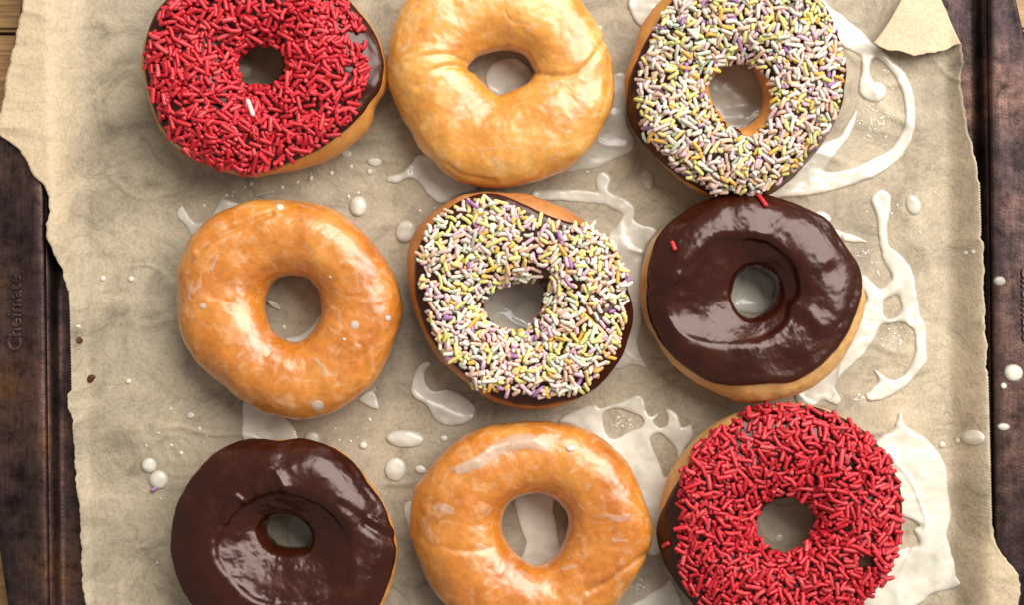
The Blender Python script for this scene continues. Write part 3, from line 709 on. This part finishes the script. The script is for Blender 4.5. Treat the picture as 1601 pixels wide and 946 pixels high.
DOUGH_Y = mat_dough('golden_dough', (0.55, 0.185, 0.016), (0.70, 0.305, 0.048), (0.82, 0.47, 0.14), (0.80, 0.50, 0.20), 0.45)
DOUGH_O = mat_dough('amber_dough', (0.44, 0.120, 0.008), (0.58, 0.192, 0.019), (0.70, 0.295, 0.052), (0.74, 0.38, 0.12), 0.45)
DOUGH_T = mat_dough('tan_dough', (0.50, 0.23, 0.06), (0.62, 0.33, 0.11), (0.70, 0.42, 0.17), (0.76, 0.52, 0.26), 0)
DOUGH_R = mat_dough('brown_dough', (0.33, 0.115, 0.032), (0.46, 0.175, 0.05), (0.56, 0.25, 0.08), (0.56, 0.28, 0.11), 0)
DOUGH_B = mat_dough('orange_dough', (0.46, 0.17, 0.03), (0.60, 0.255, 0.055), (0.68, 0.33, 0.09), (0.68, 0.38, 0.14), 0)

# top left, red sprinkles
O1 = [(604, 100), (602, 138), (588, 165), (581, 190), (561, 216), (515, 248), (455, 268), (400, 277), (345, 266), (285, 235), (245, 190), (227, 130), (225, 90), (238, 40), (270, -5), (330, -42), (400, -56), (475, -45), (535, -10), (580, 40)]
H1 = [(450, 103), (443, 125), (425, 137), (405, 140), (382, 133), (370, 115), (370, 92), (382, 75), (405, 66), (430, 70), (446, 85)]
I1 = [(596, 95), (593, 135), (572, 170), (540, 208), (480, 248), (400, 265), (330, 248), (280, 222), (243, 180), (231, 120), (231, 80), (245, 35), (275, -5), (335, -40), (400, -52), (475, -42), (535, -8), (578, 45)]
Z1 = [(574, 85), (568, 140), (545, 190), (500, 228), (440, 256), (390, 272), (320, 252), (265, 212), (240, 160), (232, 100), (235, 50), (260, 5), (310, -40), (400, -54), (480, -46), (535, -5), (562, 40)]
d1 = Donut(O1, H1, 1.3); r1, b1 = build_donut('doughnut', 'red sprinkled chocolate doughnut at the top left of the paper', d1, DOUGH_B, nth=260, nph=110, icing=dict(outer=I1, over=-0.05, in_over=-0.25, nth=300), pale_w=0.5)
scatter(r1, b1, Z1, H1, ME_RED, [58, 34, 8], R_RED, [1, 3, 4, 3, 1.4], 21, bare=[(556, 60, 14), (545, 110, 10), (245, 40, 12), (330, 3, 10), (520, 5, 9)])
lone(r1, b1, (386, 158), (396, 186), ME_PALE, 'single pale pink sprinkle among the red ones', R_RED * 4.0)
# top middle, plain glazed
O2 = [(960, 130), (955, 175), (930, 225), (885, 262), (830, 285), (770, 292), (715, 280), (665, 245), (640, 205), (620, 165), (607, 120), (606, 80), (615, 40), (635, 5), (680, -30), (750, -55), (830, -50), (890, -20), (928, 25), (950, 75)]
H2 = [(832, 108), (825, 130), (800, 143), (778, 149), (762, 140), (745, 122), (733, 107), (742, 92), (765, 82), (790, 78), (818, 86)]
d2 = Donut(O2, H2, 2.6, lump=0.0012)
d2.creases = [([(735, 108), (705, 103), (672, 112), (655, 135)], 0.00066, 5), ([(730, 98), (700, 85), (660, 88), (640, 98)], 0.00036, 4), ([(832, 112), (865, 118), (900, 115), (925, 92), (945, 62)], 0.00072, 5),
              ([(790, 18), (800, 32), (825, 38)], 0.00024, 3), ([(950, 80), (952, 130), (940, 175)], 0.00042, 4), ([(700, 255), (730, 272), (775, 280)], 0.00042, 3), ([(880, 200), (872, 235)], 0.00024, 4)]
r2, b2 = build_donut('doughnut', 'pale golden plain glazed doughnut with creased top, top middle', d2, DOUGH_Y, pale_w=0.15, brown_b=0.55)
def patch(root, bvh, strokes=(), polys=(), H=0.00014, op=(0.0, 0.26), name='glaze_flake', w=3.0, g=1.0, label=None):
    o = puddle(name, polys=polys, strokes=strokes, H=H, w=w, op=op, zf=bvh, g=g, wob=1.8 if name == 'glaze_flake' else 0.6, parent=root, seed=random.random() * 30, k=2)
    if label: o['label'] = label
    return o
for st in ([[(757, 233, 1.5), (775, 231, 2.5), (790, 228, 2)], [(793, 226, 1.5), (803, 231, 2.2), (816, 233, 2)]], [[(796, 18, 1.5), (800, 28, 2.2), (812, 34, 2), (826, 32, 1.5)]], [[(670, 140, 1.6), (672, 120, 2.2), (690, 112, 1.6)]], [[(862, 135, 5), (870, 130, 6)]], [[(836, 38, 3), (825, 46, 4)]], [[(930, 180, 2), (938, 178, 2)]], [[(950, 95, 1.5), (956, 120, 2), (952, 150, 1.5)]], [[(738, 233, 3)]], [[(669, 227, 2)]]):
    patch(r2, b2, st)
# top right, pastel sprinkles
O3 = [(1319, 95), (1318, 130), (1305, 175), (1280, 220), (1240, 268), (1190, 303), (1140, 307), (1085, 297), (1040, 264), (1005, 220), (985, 180), (980, 135), (985, 90), (1000, 45), (1030, 5), (1080, -40), (1150, -58), (1220, -45), (1270, -10), (1300, 35)]
H3 = [(1190, 150), (1185, 175), (1166, 195), (1145, 198), (1125, 180), (1112, 160), (1107, 135), (1120, 112), (1145, 98), (1167, 100), (1183, 120)]
I3 = [(1319, 100), (1312, 170), (1285, 220), (1243, 268), (1190, 303), (1140, 305), (1090, 290), (1058, 272), (1025, 238), (1000, 205), (986, 170), (987, 130), (996, 95), (1015, 55), (1038, 20), (1080, -25), (1150, -50), (1220, -42), (1270, -10), (1300, 35)]
IN3 = [(1210, 140), (1207, 175), (1190, 205), (1165, 218), (1140, 203), (1118, 182), (1106, 160), (1102, 135), (1115, 108), (1145, 95), (1175, 100), (1200, 118)]
Z3 = [(1318, 95), (1310, 165), (1285, 210), (1255, 250), (1210, 290), (1170, 303), (1130, 303), (1080, 283), (1040, 245), (1010, 215), (998, 175), (1000, 130), (1003, 95), (1022, 55), (1040, 20), (1080, -25), (1150, -50), (1220, -42), (1270, -10), (1302, 40)]
d3 = Donut(O3, H3, 4.1); r3, b3 = build_donut('doughnut', 'pastel sprinkled chocolate doughnut at the top right', d3, DOUGH_B, dict(outer=I3, inner=IN3, over=-0.05, nth=300), pale_w=0.1)
scatter(r3, b3, Z3, IN3, ME_PAS, W_PAS, R_PAS, [3, 4.5, 4, 1.8, 0.6], 33, tries=(13000, 8000))
# left, plain glazed
O4 = [(628, 470), (625, 515), (610, 555), (585, 600), (545, 632), (500, 652), (455, 656), (400, 640), (345, 600), (305, 560), (282, 515), (277, 460), (282, 415), (300, 375), (340, 335), (390, 314), (445, 310), (500, 318), (550, 345), (590, 385), (615, 425)]
H4 = [(504, 480), (500, 505), (483, 530), (458, 538), (430, 522), (416, 490), (415, 465), (428, 440), (455, 430), (480, 433), (498, 452)]
d4 = Donut(O4, H4, 5.9, lump=0.0010)
d4.creases = [([(312, 392), (330, 376), (355, 362), (378, 352), (398, 343), (425, 332)], 0.0010, 4.0), ([(565, 540), (575, 590)], 0.0004, 5)]
r4, b4 = build_donut('doughnut', 'amber plain glazed doughnut at the left of the middle row', d4, DOUGH_O, pale_w=0.1, brown_b=0.35)
for cx, cy, r in ((438, 323, 6), (555, 509, 7), (317, 479, 5.5), (497, 635, 9), (538, 531, 3), (607, 498, 5), (516, 433, 3)):
    patch(r4, b4, polys=[ell(cx, cy, r * 1.1, r)], H=0.0004, op=(0.25, 0.75), w=r, name='glaze_drop')
for st in ([[(490, 560, 3), (505, 575, 4), (512, 588, 3)]], [[(300, 440, 2), (296, 465, 3), (304, 472, 2)]], [[(560, 625, 2.5), (572, 620, 3), (585, 610, 2)]], [[(340, 400, 4), (330, 420, 5)]]):
    patch(r4, b4, st)
# middle, pastel sprinkles
O5 = [(983, 470), (979, 520), (962, 570), (922, 615), (880, 636), (830, 641), (780, 633), (730, 602), (680, 556), (650, 500), (637, 445), (634, 400), (645, 365), (670, 335), (710, 310), (770, 300), (830, 304), (890, 325), (940, 365), (970, 410)]
H5 = [(858, 455), (848, 490), (833, 515), (805, 524), (775, 515), (757, 498), (752, 475), (765, 455), (785, 441), (808, 432), (838, 434)]
I5 = [(983, 490), (972, 550), (928, 608), (880, 628), (820, 634), (770, 619), (735, 592), (700, 560), (670, 520), (652, 470), (650, 410), (662, 370), (685, 340), (715, 320), (750, 304), (785, 308), (812, 320), (840, 332), (870, 343), (905, 352), (940, 374), (968, 420)]
Z5 = [(981, 430), (978, 475), (968, 530), (940, 575), (905, 615), (860, 622), (800, 618), (755, 612), (725, 580), (690, 550), (668, 500), (660, 450), (657, 405), (665, 365), (690, 335), (720, 318), (752, 309), (790, 312), (815, 326), (845, 342), (880, 348), (915, 352), (945, 375), (968, 400)]
d5 = Donut(O5, H5, 7.7); r5, b5 = build_donut('doughnut', 'pastel sprinkled chocolate doughnut in the centre of the paper', d5, DOUGH_R, dict(outer=I5, over=-0.08, in_over=0.0, nth=300), pale_w=0.1)
scatter(r5, b5, Z5, [(856, 455), (848, 490), (833, 513), (805, 520), (775, 513), (757, 496), (752, 475), (765, 455), (785, 446), (808, 438), (838, 438)], ME_PAS, W_PAS, R_PAS, [3, 4.5, 4, 1.8, 0.6], 47, tries=(13000, 8000), bare=[(850, 425, 10), (845, 450, 14)])
# right, chocolate
O6 = [(1348, 470), (1340, 510), (1318, 555), (1280, 597), (1230, 622), (1175, 630), (1120, 615), (1065, 580), (1025, 535), (1003, 490), (999, 450), (1005, 410), (1025, 370), (1060, 340), (1110, 315), (1170, 304), (1230, 312), (1280, 340), (1320, 385), (1342, 430)]
H6 = [(1217, 460), (1210, 485), (1190, 499), (1165, 500), (1148, 485), (1140, 460), (1143, 438), (1155, 420), (1175, 414), (1200, 425), (1213, 440)]
I6 = [(1343, 430), (1337, 478), (1313, 528), (1275, 573), (1235, 597), (1190, 600), (1145, 602), (1110, 594), (1070, 570), (1040, 540), (1018, 510), (1012, 460), (1012, 430), (1018, 400), (1040, 360), (1075, 332), (1120, 313), (1170, 305), (1230, 313), (1280, 342), (1320, 388)]
B6 = [(1115, 370), (1150, 368), (1185, 367), (1212, 378), (1235, 398), (1250, 430), (1252, 462), (1240, 482), (1230, 510), (1195, 534), (1150, 543), (1105, 541), (1068, 526), (1046, 498), (1044, 462), (1058, 428), (1085, 395)]
d6 = Donut(O6, H6, 9.2, flat=0.92, basin=B6); r6, b6 = build_donut('doughnut', 'smooth chocolate iced doughnut at the right of the middle row', d6, DOUGH_T, dict(outer=I6, over=0.0, in_over=0.5, nth=460, nph=230, fade=[(1040, 490, 48)], basin=B6, step=0.0012, wave=0.03,
    ridges=[([(1185, 367), (1205, 360), (1224, 346)], 0.0007, 8), ([(1010, 462), (1035, 450), (1060, 428)], 0.0006, 6), ([(1246, 476), (1262, 490), (1282, 507)], 0.0010, 13)],
    dimples=[((1300, 425), -0.0008, 12), ((1290, 410), 0.0005, 8), ((1090, 500), -0.0004, 14), ((1062, 462), 0.0005, 6), ((1085, 480), 0.0004, 6)]), pale_w=0.35)
lone(r6, b6, (1182, 303), (1199, 326), ME_RED[(0, 4, 0)][0], 'long red sprinkle at the top edge of the chocolate', R_RED)
lone(r6, b6, (1051, 377), (1057, 392), ME_RED[(0, 1, 0)][0], 'short red sprinkle on the chocolate', R_RED)
# bottom left, chocolate
O7 = [(620, 850), (616, 900), (597, 945), (552, 985), (490, 1010), (440, 1013), (380, 1000), (325, 965), (285, 910), (270, 860), (273, 810), (290, 765), (325, 720), (370, 697), (430, 688), (490, 692), (540, 715), (580, 760), (607, 805)]
H7 = [(495, 835), (486, 857), (460, 862), (435, 859), (418, 847), (410, 827), (417, 810), (435, 802), (465, 804), (486, 815)]
I7 = [(614, 850), (610, 900), (590, 945), (550, 983), (490, 1008), (440, 1011), (380, 998), (325, 963), (286, 910), (271, 860), (274, 810), (291, 765), (326, 722), (372, 698), (430, 693), (488, 697), (536, 720), (574, 765), (601, 808)]
B7 = [(345, 828), (360, 803), (385, 782), (410, 768), (440, 762), (480, 772), (515, 790), (540, 820), (553, 850), (553, 890), (545, 920), (525, 938), (490, 950), (440, 952), (400, 942), (368, 915), (345, 890), (334, 858)]
d7 = Donut(O7, H7, 11.4, flat=0.95, basin=B7); r7, b7 = build_donut('doughnut', 'smooth chocolate iced doughnut at the bottom left of the paper', d7, DOUGH_B, dict(outer=I7, over=-0.1, in_over=0.6, nth=460, nph=230, basin=B7, step=0.0012, wave=0.02,
    ridges=[([(402, 762), (410, 745), (425, 733), (438, 745), (446, 760)], 0.0010, 6), ([(352, 815), (358, 790), (368, 775), (380, 780)], 0.0010, 5), ([(530, 788), (550, 800), (570, 818)], -0.0006, 7), ([(572, 822), (595, 836), (618, 848)], -0.0009, 7), ([(575, 812), (600, 826), (618, 838)], 0.0006, 4)],
    dimples=[((365, 900), 0.0005, 5), ((372, 838), 0.0004, 6), ((420, 850), 0.0003, 10)]), pale_w=0.2)
# bottom middle, plain glazed
O8 = [(1020, 815), (1015, 860), (995, 905), (955, 952), (900, 990), (840, 1005), (770, 995), (715, 960), (670, 905), (648, 850), (646, 800), (655, 760), (685, 710), (735, 675), (800, 660), (860, 660), (920, 674), (970, 710), (1003, 760)]
H8 = [(886, 815), (878, 850), (860, 875), (835, 882), (812, 868), (793, 845), (787, 815), (798, 790), (820, 777), (850, 776), (875, 790)]
d8 = Donut(O8, H8, 13.2, lump=0.0010)
d8.creases = [([(1012, 868), (980, 890), (950, 912), (920, 925)], 0.0006, 5), ([(715, 730), (745, 722), (775, 700), (835, 690)], -0.0005, 8), ([(700, 860), (740, 862), (765, 858)], 0.0003, 5)]
r8, b8 = build_donut('doughnut', 'amber plain glazed doughnut at the bottom middle', d8, DOUGH_O, pale_w=0.1, brown_b=0.3)
patch(r8, b8, [[(718, 735, 9), (750, 722, 11), (785, 700, 13), (820, 690, 14), (850, 698, 10)]], H=0.0005, op=(0.05, 0.42), w=10, g=1.4, name='glaze_patch', label='pale pooled glaze on the upper crown')
patch(r8, b8, polys=[ell(892, 701, 8, 6)], H=0.0008, op=(0.6, 0.9), w=6, name='glaze_drop')
for st in ([[(680, 795, 5), (692, 792, 7), (705, 800, 6)]], [[(948, 806, 4), (966, 812, 7), (984, 806, 4)]], [[(748, 855, 4), (762, 858, 4)]], [[(960, 846, 3), (980, 846, 3)]], [[(805, 895, 3), (820, 898, 4), (835, 908, 3)]], [[(905, 790, 2), (915, 800, 2)]], [[(1010, 872, 1.5), (985, 888, 2), (960, 905, 2)]], [[(760, 805, 3), (768, 797, 3)]], [[(880, 890, 3), (900, 886, 3)]]):
    patch(r8, b8, st)
# bottom right, red sprinkles
O9 = [(1403, 765), (1403, 820), (1385, 880), (1345, 940), (1280, 985), (1210, 1000), (1140, 985), (1085, 945), (1050, 900), (1034, 850), (1033, 800), (1045, 745), (1080, 695), (1130, 655), (1190, 635), (1250, 634), (1310, 650), (1360, 685), (1388, 725)]
H9 = [(1278, 815), (1270, 840), (1250, 860), (1220, 868), (1195, 855), (1181, 838), (1177, 815), (1190, 787), (1220, 772), (1250, 775), (1270, 792)]
I9 = [(1403, 770), (1401, 830), (1383, 885), (1345, 938), (1280, 983), (1210, 998), (1140, 983), (1087, 945), (1055, 902), (1037, 855), (1037, 815), (1050, 775), (1066, 740), (1090, 706), (1115, 685), (1150, 660), (1195, 642), (1250, 640), (1310, 655), (1360, 688), (1388, 728)]
Z9 = [(1404, 750), (1404, 830), (1388, 895), (1345, 945), (1280, 990), (1210, 1000), (1140, 985), (1090, 945), (1066, 905), (1058, 860), (1060, 775), (1076, 722), (1110, 682), (1160, 650), (1220, 632), (1290, 646), (1350, 675), (1388, 715)]
d9 = Donut(O9, H9, 15.7); r9, b9 = build_donut('doughnut', 'red sprinkled chocolate doughnut at the bottom right', d9, DOUGH_T, dict(outer=I9, over=-0.05, in_over=-0.15, nth=300), pale_w=0.3)
scatter(r9, b9, Z9, H9, ME_RED, [58, 34, 8], R_RED, [1, 3, 4, 3, 1], 59, tries=(12000, 8000), bare=[(1352, 880, 14)])
lone(r9, b9, (1036, 856), (1050, 848), ME_RED[(0, 1, 0)][0], 'lone red sprinkle on the bare chocolate edge', R_RED)

# violet sprinkle scrap beside the two touching drops
sx, sy, sz = on(np.array([241.0]), np.array([764.0]), paper_z)
so = link('sprinkle', ME_PAS[(7, 0, 1)][0], None, (float(sx[0]), float(sy[0]), float(sz[0]) + R_PAS * 1.2))
so.rotation_euler = (math.radians(80), 0, math.radians(-60))
tag(so, 'violet sprinkle scrap stuck to the lower of two touching drops', 'sprinkle')
